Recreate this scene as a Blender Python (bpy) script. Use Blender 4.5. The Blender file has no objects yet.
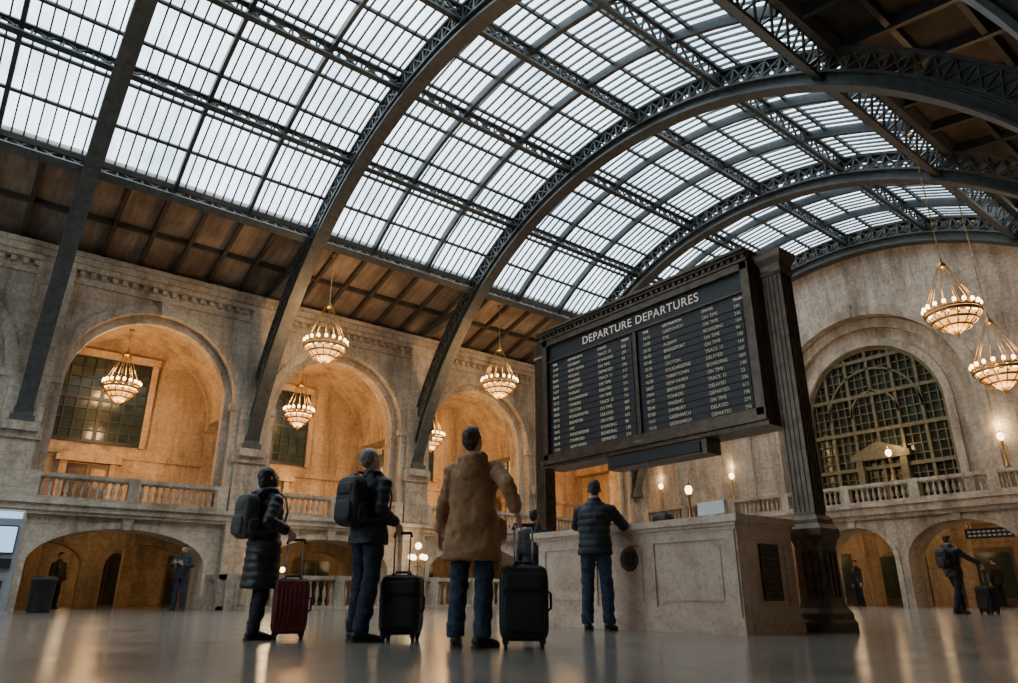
import bpy, math, random
from math import sin, cos, pi, radians, sqrt, atan2, degrees
from mathutils import Vector, Matrix
random.seed(7)
SC = bpy.context.scene
COL = SC.collection

# ------------------------------------------------------------------ mesh builder
FOLD=bpy.data.textures.new('cloth_folds','CLOUDS'); FOLD.noise_scale=.11; FOLD.noise_depth=2
TUFT=bpy.data.textures.new('hair_tufts','CLOUDS'); TUFT.noise_scale=.022; TUFT.noise_depth=2
class MB:
    def __init__(s): s.v=[]; s.f=[]; s.m=[]; s.s=[]
    def add(s, vs, fs, mat=0, smooth=False):
        o=len(s.v); s.v.extend([tuple(v) for v in vs])
        for f in fs:
            s.f.append([i+o for i in f]); s.m.append(mat); s.s.append(smooth)
    def hexa(s, p, mat=0):
        s.add(p,[(0,3,2,1),(4,5,6,7),(0,1,5,4),(1,2,6,5),(2,3,7,6),(3,0,4,7)],mat)
    def box(s,x0,x1,y0,y1,z0,z1,mat=0):
        s.hexa([(x0,y0,z0),(x1,y0,z0),(x1,y1,z0),(x0,y1,z0),(x0,y0,z1),(x1,y0,z1),(x1,y1,z1),(x0,y1,z1)],mat)
    def beam(s,p,q,w,h,up=(0,0,1),mat=0):
        p=Vector(p);q=Vector(q);d=(q-p).normalized();up=Vector(up)
        sd=d.cross(up)
        if sd.length<1e-4: sd=d.cross(Vector((1,0,0)))
        sd.normalize(); u=sd.cross(d).normalized()
        a=sd*w/2;b=u*h/2
        s.hexa([p-a-b,p+a-b,q+a-b,q-a-b,p-a+b,p+a+b,q+a+b,q-a+b],mat)
    def tube(s,pts,rad,n=10,mat=0,smooth=True,cap=True,ref=(0,1,0)):
        pts=[Vector(p) for p in pts]
        k=len(pts)
        if not isinstance(rad,(list,tuple)): rad=[rad]*k
        vs=[]; prev=None
        for i,p in enumerate(pts):
            d=(pts[min(i+1,k-1)]-pts[max(i-1,0)]).normalized()
            if prev is None:
                r=Vector(ref)
                if abs(d.dot(r))>.95: r=Vector((1,0,0))
                a=(r-d*d.dot(r)).normalized()
            else:
                a=(prev-d*d.dot(prev)).normalized()
            prev=a;b=d.cross(a)
            ra=rad[i]
            if isinstance(ra,(list,tuple)): r1,r2=ra
            else: r1=r2=ra
            for j in range(n):
                t=2*pi*j/n
                vs.append(p+a*r1*cos(t)+b*r2*sin(t))
        fs=[]
        for i in range(k-1):
            for j in range(n):
                j2=(j+1)%n
                fs.append((i*n+j,i*n+j2,(i+1)*n+j2,(i+1)*n+j))
        if cap:
            fs.append(tuple(range(n-1,-1,-1))); fs.append(tuple((k-1)*n+j for j in range(n)))
        s.add(vs,fs,mat,smooth)
    def cyl(s,p,q,r,n=10,mat=0,r2=None,smooth=True):
        s.tube([p,q],[r,r if r2 is None else r2],n,mat,smooth)
    def lathe(s,c,prof,n=16,mat=0,smooth=True,flute=0,sq=False):
        vs=[];c=Vector(c)
        for (r,z) in prof:
            for j in range(n):
                t=2*pi*(j+.5)/n if not sq else 2*pi*j/n+pi/4
                rr=r
                if flute and j%2==0: rr=r*(1-flute)
                if sq: rr=r*sqrt(2)
                vs.append(c+Vector((rr*cos(t),rr*sin(t),z)))
        fs=[]
        k=len(prof)
        for i in range(k-1):
            for j in range(n):
                j2=(j+1)%n
                fs.append((i*n+j,i*n+j2,(i+1)*n+j2,(i+1)*n+j))
        fs.append(tuple(range(n-1,-1,-1))); fs.append(tuple((k-1)*n+j for j in range(n)))
        s.add(vs,fs,mat,smooth)
    def ball(s,c,r,mat=0,n=14,m=9,e=1.0,M=None):
        c=Vector(c)
        if not isinstance(r,(list,tuple)): r=(r,r,r)
        def sp(x,e): return (abs(x)**e)*(1 if x>=0 else -1)
        vs=[];fs=[]
        for i in range(m+1):
            ph=-pi/2+pi*i/m
            for j in range(n):
                th=2*pi*j/n
                p=Vector((r[0]*sp(cos(ph),e)*sp(cos(th),e),r[1]*sp(cos(ph),e)*sp(sin(th),e),r[2]*sp(sin(ph),e)))
                if M: p=M@p
                vs.append(c+p)
        for i in range(m):
            for j in range(n):
                j2=(j+1)%n
                if i==0: fs.append((j,(i+1)*n+j2,(i+1)*n+j))
                elif i==m-1: fs.append((i*n+j,i*n+j2,(i+1)*n+j))
                else: fs.append((i*n+j,i*n+j2,(i+1)*n+j2,(i+1)*n+j))
        s.add(vs,fs,mat,True)
    def torus(s,c,R,r,n=28,k=6,mat=0):
        c=Vector(c);vs=[];fs=[]
        for i in range(n):
            a=2*pi*i/n
            for j in range(k):
                b=2*pi*j/k
                vs.append(c+Vector(((R+r*cos(b))*cos(a),(R+r*cos(b))*sin(a),r*sin(b))))
        for i in range(n):
            for j in range(k):
                fs.append((i*k+j,((i+1)%n)*k+j,((i+1)%n)*k+(j+1)%k,i*k+(j+1)%k))
        s.add(vs,fs,mat,True)
    def xform(s,M,start=0):
        for i in range(start,len(s.v)): s.v[i]=tuple(M@Vector(s.v[i]))
    def obj(s,name,mats,parent=None,loc=(0,0,0),rotz=0,mods=None,disp=None):
        me=bpy.data.meshes.new(name)
        me.from_pydata(s.v,[],s.f)
        if not isinstance(mats,(list,tuple)): mats=[mats]
        for m in mats: me.materials.append(m)
        for p,mi,sm in zip(me.polygons,s.m,s.s):
            p.material_index=mi; p.use_smooth=sm
        me.update()
        o=bpy.data.objects.new(name,me); COL.objects.link(o)
        o.location=loc; o.rotation_euler=(0,0,rotz)
        if parent: o.parent=parent
        if mods:
            vox,it=mods
            r=o.modifiers.new('r','REMESH'); r.mode='VOXEL'; r.voxel_size=vox; r.use_smooth_shade=True
            if it:
                sm=o.modifiers.new('s','SMOOTH'); sm.iterations=it; sm.factor=.5
            if disp:
                dm=o.modifiers.new('d','DISPLACE'); dm.texture=disp[0]; dm.strength=disp[1]; dm.mid_level=.5; dm.texture_coords='LOCAL'
        return o

def empty(name,loc=(0,0,0),rotz=0,scale=1):
    o=bpy.data.objects.new(name,None); COL.objects.link(o); o.empty_display_size=.2
    o.location=loc;o.rotation_euler=(0,0,rotz);o.scale=(scale,)*3
    return o

# ------------------------------------------------------------------ materials
def newmat(name):
    m=bpy.data.materials.new(name);m.use_nodes=True
    nt=m.node_tree; b=nt.nodes['Principled BSDF']
    return m,nt,b
def N(nt,t,**kw):
    n=nt.nodes.new(t)
    for k,v in kw.items():
        if k in n.inputs.keys(): n.inputs[k].default_value=v
        else: setattr(n,k,v)
    return n
def ramp(nt,fac,stops):
    r=nt.nodes.new('ShaderNodeValToRGB'); cr=r.color_ramp
    while len(cr.elements)<len(stops): cr.elements.new(.5)
    for e,(p,c) in zip(cr.elements,stops): e.position=p; e.color=(*c,1)
    nt.links.new(fac,r.inputs[0]); return r.outputs[0]
def mixc(nt,fac,a,b,mode='MIX'):
    n=nt.nodes.new('ShaderNodeMix'); n.data_type='RGBA'; n.blend_type=mode
    def setv(sock,v):
        if hasattr(v,'links') or hasattr(v,'is_linked'): nt.links.new(v,sock)
        elif isinstance(v,(int,float)): sock.default_value=v
        else: sock.default_value=(*v,1)
    setv(n.inputs[0],fac); setv(n.inputs[6],a); setv(n.inputs[7],b)
    return n.outputs[2]
def bump(nt,b,h,strength=.3,dist=.02):
    n=nt.nodes.new('ShaderNodeBump'); n.inputs['Strength'].default_value=strength; n.inputs['Distance'].default_value=dist
    nt.links.new(h,n.inputs['Height']); nt.links.new(n.outputs[0],b.inputs['Normal'])
def simple(name,col,rough=.6,metal=0,var=.25,scale=12,bmp=.15,emit=None,es=0,spec=None,sheen=0,bd=.01):
    m,nt,b=newmat(name)
    tc=nt.nodes.new('ShaderNodeTexCoord')
    nz=N(nt,'ShaderNodeTexNoise',Scale=scale,Detail=5.0)
    nt.links.new(tc.outputs['Object'],nz.inputs['Vector'])
    c0=tuple(max(0,c*(1-var)) for c in col); c1=tuple(min(1,c*(1+var)) for c in col)
    nt.links.new(ramp(nt,nz.outputs['Fac'],[(.3,c0),(.7,c1)]),b.inputs['Base Color'])
    b.inputs['Roughness'].default_value=rough; b.inputs['Metallic'].default_value=metal
    if spec is not None: b.inputs['Specular IOR Level'].default_value=spec
    if sheen: b.inputs['Sheen Weight'].default_value=sheen
    if bmp: bump(nt,b,nz.outputs['Fac'],bmp,bd)
    if emit:
        b.inputs['Emission Color'].default_value=(*emit,1); b.inputs['Emission Strength'].default_value=es
    return m
def stone(name,c_lo,c_hi,bw=1.1,bh=.46,mortar=.010,rough=.75,blk=.5):
    m,nt,b=newmat(name)
    g=nt.nodes.new('ShaderNodeNewGeometry'); sx=nt.nodes.new('ShaderNodeSeparateXYZ'); nt.links.new(g.outputs['Position'],sx.inputs[0])
    ad=nt.nodes.new('ShaderNodeMath'); nt.links.new(sx.outputs[0],ad.inputs[0]); nt.links.new(sx.outputs[1],ad.inputs[1])
    cb=nt.nodes.new('ShaderNodeCombineXYZ'); nt.links.new(ad.outputs[0],cb.inputs[0]); nt.links.new(sx.outputs[2],cb.inputs[1])
    br=N(nt,'ShaderNodeTexBrick'); br.inputs['Scale'].default_value=1; br.inputs['Mortar Size'].default_value=mortar
    br.inputs['Brick Width'].default_value=bw; br.inputs['Row Height'].default_value=bh
    br.inputs['Color1'].default_value=(.41,.41,.41,1);br.inputs['Color2'].default_value=(.59,.59,.59,1);br.inputs['Mortar'].default_value=(.2,.2,.2,1)
    nt.links.new(cb.outputs[0],br.inputs['Vector'])
    n1=N(nt,'ShaderNodeTexNoise',Scale=.55,Detail=9.0,Roughness=.68); nt.links.new(g.outputs['Position'],n1.inputs['Vector'])
    n2=N(nt,'ShaderNodeTexNoise',Scale=9.0,Detail=6.0,Roughness=.6); nt.links.new(g.outputs['Position'],n2.inputs['Vector'])
    mp=N(nt,'ShaderNodeMapping'); mp.inputs['Scale'].default_value=(1.6,1.6,.22); nt.links.new(g.outputs['Position'],mp.inputs[0])
    n3=N(nt,'ShaderNodeTexNoise',Scale=1.0,Detail=8.0,Roughness=.7); nt.links.new(mp.outputs[0],n3.inputs['Vector'])
    base=ramp(nt,n1.outputs['Fac'],[(.34,c_lo),(.60,c_hi)])
    c=mixc(nt,blk,base,br.outputs['Color'],'OVERLAY')
    c=mixc(nt,.85,c,ramp(nt,n2.outputs['Fac'],[(.3,(.56,.53,.50)),(.62,(1,1,1))]),'MULTIPLY')
    c=mixc(nt,.85,c,ramp(nt,n3.outputs['Fac'],[(.35,(.42,.38,.34)),(.55,(1,1,1))]),'MULTIPLY')
    nt.links.new(c,b.inputs['Base Color']); b.inputs['Roughness'].default_value=rough
    hh=mixc(nt,.5,n2.outputs['Fac'],br.outputs['Color'])
    bump(nt,b,hh,.45,.03)
    return m

M_stone=stone('limestone_ashlar',(.37,.305,.23),(.62,.535,.42))
M_trim=stone('limestone_trim',(.39,.33,.25),(.62,.54,.43),bw=1.6,bh=3.0,mortar=.006)
M_stone_end=stone('limestone_end',(.43,.37,.29),(.66,.58,.47),bw=1.0,bh=.5)
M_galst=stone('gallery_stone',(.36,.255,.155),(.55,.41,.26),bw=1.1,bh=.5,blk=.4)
M_iron=simple('painted_iron',(.034,.042,.044),.5,.2,.3,6,.1)
M_iron2=simple('painted_iron_grey',(.062,.070,.068),.5,.2,.3,6,.1)
M_bar=simple('glazing_bar',(.045,.053,.057),.6,.1,.2,5,.0)
M_bronze=simple('dark_bronze',(.100,.072,.048),.36,.55,.4,9,.15)
M_bronze2=simple('bronze_window_frame',(.16,.135,.075),.45,.5,.3,9,.1)
M_brass=simple('aged_brass',(.42,.27,.10),.35,.9,.3,10,.1)
M_black=simple('flat_black_panel',(.013,.014,.015),.45,0,.3,5,.02)
M_slot=simple('board_slat',(.018,.019,.020),.5,0,.2,20,.02)
M_txt=simple('board_text',(.66,.57,.42),.6,0,.1,20,0,(1,.88,.65),.06)
M_title=simple('board_title_text',(.8,.73,.58),.6,0,.1,20,0,(1,.9,.7),.2)
M_bulb=simple('warm_bulb',(1,.8,.5),.4,0,.05,5,0,(1,.64,.27),10)
M_glow=simple('alabaster_glow',(.9,.6,.3),.4,0,.05,5,0,(1,.50,.15),2.4)
M_lampg=simple('lamp_globe',(1,.85,.6),.4,0,.05,5,0,(1,.70,.36),8)
M_down=simple('ceiling_light',(1,.85,.6),.4,0,.05,5,0,(1,.66,.3),12)
M_chrome=simple('brushed_steel',(.35,.35,.36),.3,.9,.1,30,.0)
M_rubber=simple('black_rubber',(.015,.015,.016),.7,0,.2,20,.05)
M_skin=simple('skin',(.55,.33,.235),.5,0,.12,18,.03)
M_eye=simple('eye',(.05,.035,.03),.2,0,.1,18,.0)
M_jean=simple('denim_blue',(.027,.045,.078),.85,0,.4,22,.5,bd=.03)
M_jean2=simple('denim_dark',(.017,.026,.045),.85,0,.4,22,.5,bd=.03)
M_trou=simple('black_trousers',(.012,.013,.016),.85,0,.3,22,.4,bd=.03)
M_puf=simple('black_puffer',(.010,.011,.013),.45,0,.3,16,.3)
M_nvy=simple('navy_jacket',(.011,.015,.022),.6,0,.3,14,.5,bd=.03)
M_tan=simple('tan_parka',(.32,.165,.070),.85,0,.28,7,.7,sheen=.15,bd=.04)
M_shoe=simple('brown_leather_shoe',(.045,.025,.016),.45,0,.3,16,.1)
M_shoeb=simple('black_boot',(.012,.012,.012),.5,0,.3,16,.1)
M_sole=simple('shoe_sole',(.05,.05,.05),.8,0,.3,16,.1)
M_hbrown=simple('dark_brown_hair',(.055,.035,.024),.6,0,.6,60,.6)
M_hgrey=simple('grey_hair',(.24,.22,.20),.6,0,.5,60,.6)
M_hblack=simple('black_hair',(.012,.010,.009),.45,0,.5,60,.5)
M_bag=simple('black_backpack',(.012,.013,.015),.6,0,.3,20,.3)
M_bag2=simple('grey_backpack',(.055,.055,.053),.65,0,.3,20,.3)
M_case=simple('black_suitcase_fabric',(.011,.013,.016),.55,0,.3,40,.2)
M_casered=simple('burgundy_suitcase',(.16,.014,.020),.38,0,.25,20,.1)
M_kiosk=simple('kiosk_enamel',(.35,.37,.40),.4,.1,.1,5,.0)
M_screen=simple('kiosk_screen',(.2,.35,.5),.3,0,.3,3,0,(.45,.7,1),1.3)
M_white=simple('white_plastic',(.75,.76,.76),.4,0,.05,10,.0)
M_door=simple('dark_wood_door',(.05,.028,.014),.5,0,.3,8,.1)
M_phone=simple('phone_screen',(.3,.4,.5),.3,0,.1,3,0,(.6,.75,1),2)

# polished floor
M_floor,nt,b=newmat('polished_marble_floor')
g=nt.nodes.new('ShaderNodeNewGeometry')
br=N(nt,'ShaderNodeTexBrick'); br.offset=0; br.inputs['Scale'].default_value=1; br.inputs['Brick Width'].default_value=1.5; br.inputs['Row Height'].default_value=1.5
br.inputs['Mortar Size'].default_value=.010; br.inputs['Color1'].default_value=(.235,.213,.18,1); br.inputs['Color2'].default_value=(.285,.26,.222,1); br.inputs['Mortar'].default_value=(.11,.10,.085,1)
nt.links.new(g.outputs['Position'],br.inputs['Vector'])
n1=N(nt,'ShaderNodeTexNoise',Scale=1.3,Detail=8.0,Roughness=.65); nt.links.new(g.outputs['Position'],n1.inputs['Vector'])
n2=N(nt,'ShaderNodeTexNoise',Scale=60.0,Detail=3.0); nt.links.new(g.outputs['Position'],n2.inputs['Vector'])
c=mixc(nt,.6,br.outputs['Color'],ramp(nt,n1.outputs['Fac'],[(.3,(.66,.63,.60)),(.7,(1,1,1))]),'MULTIPLY')
c=mixc(nt,.5,c,ramp(nt,n2.outputs['Fac'],[(.4,(.75,.73,.71)),(.6,(1,1,1))]),'MULTIPLY')
nt.links.new(c,b.inputs['Base Color'])
rr=ramp(nt,n1.outputs['Fac'],[(.3,(.13,)*3),(.7,(.21,)*3)]); nt.links.new(rr,b.inputs['Roughness'])
b.inputs['Specular IOR Level'].default_value=.6
bump(nt,b,n1.outputs['Fac'],.02,.02)

# wood soffit
M_wood,nt,b=newmat('stained_timber_soffit')
g=nt.nodes.new('ShaderNodeNewGeometry'); mp=N(nt,'ShaderNodeMapping'); mp.inputs['Scale'].default_value=(5,.6,.6); nt.links.new(g.outputs['Position'],mp.inputs[0])
n1=N(nt,'ShaderNodeTexNoise',Scale=1.2,Detail=9.0,Roughness=.7); nt.links.new(mp.outputs[0],n1.inputs['Vector'])
n2=N(nt,'ShaderNodeTexNoise',Scale=.8,Detail=5.0); nt.links.new(g.outputs['Position'],n2.inputs['Vector'])
c=mixc(nt,.8,ramp(nt,n1.outputs['Fac'],[(.3,(.15,.12,.09)),(.7,(.40,.32,.245))]),ramp(nt,n2.outputs['Fac'],[(.35,(.4,.36,.33)),(.65,(1,1,1))]),'MULTIPLY')
nt.links.new(c,b.inputs['Base Color']); b.inputs['Roughness'].default_value=.8
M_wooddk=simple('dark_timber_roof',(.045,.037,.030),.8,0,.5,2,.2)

# pinkish marble
M_marble,nt,b=newmat('pink_marble')
tc=nt.nodes.new('ShaderNodeTexCoord')
n1=N(nt,'ShaderNodeTexNoise',Scale=1.6,Detail=10.0,Roughness=.7,Distortion=1.2); nt.links.new(tc.outputs['Object'],n1.inputs['Vector'])
n2=N(nt,'ShaderNodeTexNoise',Scale=7.0,Detail=8.0,Roughness=.7,Distortion=2.0); nt.links.new(tc.outputs['Object'],n2.inputs['Vector'])
c=mixc(nt,.7,ramp(nt,n1.outputs['Fac'],[(.3,(.50,.34,.235)),(.5,(.70,.53,.40)),(.7,(.78,.63,.50))]),ramp(nt,n2.outputs['Fac'],[(.36,(.64,.53,.47)),(.5,(1,1,1))]),'MULTIPLY')
nt.links.new(c,b.inputs['Base Color']); b.inputs['Roughness'].default_value=.28

# roof glass
def glassmat(name,lo,hi):
    m=bpy.data.materials.new(name); m.use_nodes=True; nt=m.node_tree; nt.nodes.clear()
    out=nt.nodes.new('ShaderNodeOutputMaterial'); tr=nt.nodes.new('ShaderNodeBsdfTransparent'); tl=nt.nodes.new('ShaderNodeBsdfTranslucent'); mx=nt.nodes.new('ShaderNodeMixShader')
    g=nt.nodes.new('ShaderNodeNewGeometry'); nz=N(nt,'ShaderNodeTexNoise',Scale=.6,Detail=8.0,Roughness=.7); nt.links.new(g.outputs['Position'],nz.inputs['Vector'])
    mp=N(nt,'ShaderNodeMapping'); mp.inputs['Scale'].default_value=(4.15,.62,.1); nt.links.new(g.outputs['Position'],mp.inputs[0])
    vo=N(nt,'ShaderNodeTexVoronoi',Scale=1.0); vo.distance='CHEBYCHEV'; nt.links.new(mp.outputs[0],vo.inputs['Vector'])
    c=mixc(nt,.6,ramp(nt,nz.outputs['Fac'],[(.3,lo),(.62,hi)]),ramp(nt,vo.outputs['Color'],[(.1,(.50,.55,.59)),(.8,(1,1,1))]),'MULTIPLY')
    nt.links.new(c,tr.inputs[0]); tl.inputs[0].default_value=(.8,.86,.9,1)
    mx.inputs[0].default_value=.25; nt.links.new(tr.outputs[0],mx.inputs[1]); nt.links.new(tl.outputs[0],mx.inputs[2]); nt.links.new(mx.outputs[0],out.inputs[0])
    return m
M_glass=glassmat('roof_glass',(.30,.38,.43),(.82,.89,.91))

M_wglass,nt,b=newmat('dark_window_glass')
g=nt.nodes.new('ShaderNodeNewGeometry'); nz=N(nt,'ShaderNodeTexNoise',Scale=1.6,Detail=5.0); nt.links.new(g.outputs['Position'],nz.inputs['Vector'])
nt.links.new(ramp(nt,nz.outputs['Fac'],[(.3,(.010,.018,.015)),(.7,(.045,.065,.048))]),b.inputs['Base Color']); b.inputs['Roughness'].default_value=.15
bump(nt,b,nz.outputs['Fac'],.2,.03)

# ------------------------------------------------------------------ world
w=bpy.data.worlds.new('overcast_sky'); SC.world=w; w.use_nodes=True; nt=w.node_tree; bg=nt.nodes['Background']
tc=nt.nodes.new('ShaderNodeTexCoord'); nz=N(nt,'ShaderNodeTexNoise',Scale=2.2,Detail=6.0,Roughness=.6); nt.links.new(tc.outputs['Generated'],nz.inputs['Vector'])
nt.links.new(ramp(nt,nz.outputs['Fac'],[(.3,(.64,.75,.86)),(.65,(.95,.98,1.0))]),bg.inputs[0]); bg.inputs[1].default_value=6.0

# ------------------------------------------------------------------ constants
YWIN=12.1
YC,ZC=12.35,1.6
R_LO,R_UP=11.9,12.8
R_G=12.92
YW=24.0; XE=27.2; XB=-12.0; YR=-4.4
TH_L,TH_R=38.0,-31.5
RIBS=[-11.8,-5.3,1.2,7.7,14.2,20.7,26.95]
BAYS=[-8.6,-2.1,4.4,10.9,17.4,23.9]
def arc(R,th,x): t=radians(th); return Vector((x,YC+R*sin(t),ZC+R*cos(t)))
def arcstrip(mb,x0,x1,r0,r1,t0,t1,n,mat=0):
    for i in range(n):
        a=t0+(t1-t0)*i/n;b=t0+(t1-t0)*(i+1)/n
        mb.hexa([arc(r0,a,x0),arc(r0,a,x1),arc(r0,b,x1),arc(r0,b,x0),arc(r1,a,x0),arc(r1,a,x1),arc(r1,b,x1),arc(r1,b,x0)],mat)

# ------------------------------------------------------------------ floor
mb=MB(); mb.box(XB-1,36,YR-1,38,-.2,0); mb.obj('floor',M_floor)

# ------------------------------------------------------------------ walls with arches
def band(mb,P,u0,u1,z0,ztop,d0,d1,ops,mat=0,n=20):
    zt=ztop if callable(ztop) else (lambda u:ztop)
    def cell(ua,ub,za,zb,ta,tb):
        mb.hexa([P(ua,d0,za),P(ub,d0,zb),P(ub,d1,zb),P(ua,d1,za),P(ua,d0,ta),P(ub,d0,tb),P(ub,d1,tb),P(ua,d1,ta)],mat)
    def solid(ua,ub):
        k=max(1,int((ub-ua)/.5)) if callable(ztop) else 1
        for i in range(k):
            a=ua+(ub-ua)*i/k;b=ua+(ub-ua)*(i+1)/k
            cell(a,b,z0,z0,zt(a),zt(b))
    cur=u0
    for (c,h,sp,rise) in sorted(ops):
        if c-h>cur: solid(cur,c-h)
        for i in range(n):
            a=-cos(pi*i/n);b=-cos(pi*(i+1)/n)
            za=sp+rise*sqrt(max(0,1-a*a));zb=sp+rise*sqrt(max(0,1-b*b))
            cell(c+a*h,c+b*h,za,zb,zt(c+a*h),zt(c+b*h))
        cur=c+h
    if cur<u1: solid(cur,u1)
def archring(mb,P,c,h,sp,rise,wd,d0,d1,zb,mat=0,n=24,key=True):
    pts=[(c-h,zb,-1,0)]
    for i in range(n+1):
        t=pi-pi*i/n
        pts.append((c+h*cos(t),sp+rise*sin(t),cos(t),sin(t)))
    pts.append((c+h,zb,1,0))
    for (a,za,nx,nz),(b_,zb_,mx_,mz) in zip(pts[:-1],pts[1:]):
        mb.hexa([P(a,d0,za),P(b_,d0,zb_),P(b_,d1,zb_),P(a,d1,za),P(a+nx*wd,d0,za+nz*wd),P(b_+mx_*wd,d0,zb_+mz*wd),P(b_+mx_*wd,d1,zb_+mz*wd),P(a+nx*wd,d1,za+nz*wd)],mat)
    if key:
        k=.16
        mb.hexa([P(c-k*.7,d0-.08,sp+rise-.03),P(c+k*.7,d0-.08,sp+rise-.03),P(c+k*.7,d1,sp+rise-.03),P(c-k*.7,d1,sp+rise-.03),
                 P(c-k,d0-.12,sp+rise+wd+.12),P(c+k,d0-.12,sp+rise+wd+.12),P(c+k,d1,sp+rise+wd+.12),P(c-k,d1,sp+rise+wd+.12)],mat)
PL=lambda u,d,z:(u,YW+d,z)
PE=lambda u,d,z:(XE+d,u,z)

# left wall
mb=MB()
lowops=[(c,2.35,1.25,1.0) for c in BAYS]
upops=[(c,2.60,6.5,2.6) for c in BAYS]
band(mb,PL,XB,XE+1,0,2.65,0,1.2,lowops)
band(mb,PL,XB,XE+1,2.65,10.9,0,1.2,upops)
for x in RIBS[:-1]:
    mb.box(x-.48,x+.48,YW-.26,YW,0,10.2)
    mb.box(x-.58,x+.58,YW-.36,YW,0,.5)
    mb.box(x-.56,x+.56,YW-.36,YW,4.55,4.95)
    mb.box(x-.42,x+.42,YW-.52,YW,4.75,5.0)
mb.obj('wall_left',M_stone)
mb=MB()
for c in BAYS:
    archring(mb,PL,c,2.60,6.5,2.6,.28,-.10,.02,2.95)
    archring(mb,PL,c,2.36,6.5,2.36,.24,.25,.5,2.95,key=False)
    archring(mb,PL,c,2.35,1.25,1.0,.20,-.06,.02,0,key=True)
    for sx in (-1,1):
        mb.box(c+sx*2.72-.24,c+sx*2.72+.24,YW-.16,YW+.1,6.3,6.52)
for (z0,z1,d) in [(9.55,9.65,.10),(9.65,9.95,.05),(9.95,10.1,.28),(10.1,10.28,.42),(10.28,10.42,.55)]:
    mb.box(XB,XE,YW-d,YW,z0,z1)
x=XB
while x<XE:
    mb.box(x,x+.14,YW-.22,YW,9.78,9.93); x+=.30
mb.obj('trim_cornice_left',M_trim)
mb=MB()
mb.box(XB,XE,YW-.30,28.4,2.65,2.95)
mb.box(XB,XE,YW-.40,YW,2.82,2.95)
mb.box(XB,XE,YW-.22,YW,2.55,2.65)
mb.obj('gallery_floor',M_trim)

BAL=[(.045,0),(.055,.03),(.035,.06),(.03,.10),(.062,.20),(.066,.26),(.05,.34),(.03,.42),(.028,.47),(.05,.50),(.05,.54)]
def balustrade(mb,p,q,z,posts,h=.75,step=.2,wd=.2):
    p=Vector(p);q=Vector(q);L=(q-p).length;d=(q-p)/L
    def B(a,b_,z0,z1,w):
        mb.beam(p+d*a+Vector((0,0,(z0+z1)/2)),p+d*b_+Vector((0,0,(z0+z1)/2)),w,z1-z0)
    B(0,L,z,z+.10,wd+.04); B(0,L,z+h-.11,z+h,wd+.08); B(0,L,z+h-.15,z+h-.11,wd)
    ps=[L*i/posts for i in range(posts+1)]
    for a in ps:
        c=min(max(a,.16),L-.16); B(c-.16,c+.16,z,z+h+.02,wd+.1)
    a=step
    sc=(h-.25)/.54
    while a<L-.1:
        if min(abs(a-t) for t in ps)>.2:
            mb.lathe(p+d*a+Vector((0,0,z+.10)),[(r,zz*sc) for r,zz in BAL],8)
        a+=step
mb=MB()
for c in BAYS:
    balustrade(mb,(c-2.75,YW-.12,0),(c+2.75,YW-.12,0),2.95,2)
mb.obj('balustrade',M_trim)

mb=MB()
mb.box(XB,XE+1,28,28.4,2.95,10.9)
band(mb,PL,XB,XE+1,6.5,10.9,1.2,4.0,[(c,2.85,6.5,2.85) for c in BAYS])
for x in RIBS[:-1]:
    mb.box(x-.40,x+.40,27.7,28,2.95,6.5)
    mb.box(x-.48,x+.48,27.6,28,6.25,6.5)
mb.box(XB,XE+1,27.9,28,4.95,5.1)
mb.box(XE+.1,XE+1,YW,28.4,2.95,10.9)
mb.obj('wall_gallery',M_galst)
# lower arcade : aisle, inner arcade, rear hall
mb=MB()
inner=[]
for c in BAYS: inner+= [(c-1.62,1.28,1.35,.75),(c+1.62,1.28,1.35,.75)]
band(mb,PL,XB,XE+.9,0,2.62,4.4,4.9,inner,n=12)
mb.box(XB,XE+6,36.5,36.9,0,3.0)
mb.box(XB,XE+6,28.4,36.9,2.62,2.95)
mb.box(XE+.9,XE+1.2,25.2,36.9,0,2.7)
mb.box(XB-.3,XB,25.2,36.9,0,2.7)
x=XB+2
while x<XE:
    mb.box(x-.22,x+.22,32.3,32.75,0,2.62); mb.box(x-.3,x+.3,32.2,32.85,2.3,2.62); x+=3.25
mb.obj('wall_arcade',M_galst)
mb=MB()
x=XB+1.2
while x<XE:
    mb.box(x,x+1.5,36.42,36.49,0,2.15,0); mb.box(x+.08,x+.70,36.38,36.45,.1,2.05,1); mb.box(x+.80,x+1.42,36.38,36.45,.1,2.05,1); x+=3.25
mb.obj('arcade_shopfront',[M_bronze,M_wglass])

# end wall
ztop=lambda u: min(15.2,max(ZC+sqrt(max(0,13.0**2-(u-YC)**2)),11.6))
mb=MB()
eops=[(20.6,1.5,1.7,1.1),(17.0,1.3,1.7,1.1),(13.35,1.35,1.6,1.2),(9.7,1.85,1.5,1.35),(5.6,1.6,1.6,1.2),(1.6,1.5,1.7,1.1)]
band(mb,PE,YR,YW,0,3.2,.0,1.3,eops)
band(mb,PE,YR,YW,3.2,ztop,.0,.55,[(YWIN,3.75,7.2,3.75)],n=28)
band(mb,PE,YR,YW,3.2,ztop,.55,1.3,[(YWIN,2.65,7.15,2.65)],n=28)
mb.obj('wall_end',M_stone_end)
mb=MB()
archring(mb,PE,YWIN,3.75,7.2,3.75,.38,-.12,.05,3.6,n=32)
archring(mb,PE,YWIN,3.35,7.18,3.35,.38,.30,.6,3.6,n=32,key=False)
archring(mb,PE,YWIN,2.65,7.15,2.65,.28,.42,.6,3.6,n=32,key=False)
for y0,y1 in ((YR,YWIN-4.13),(YWIN+4.13,YW)):
    mb.box(XE-.10,XE,y0,y1,7.0,7.22); mb.box(XE-.18,XE,y0,y1,7.22,7.34)
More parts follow.
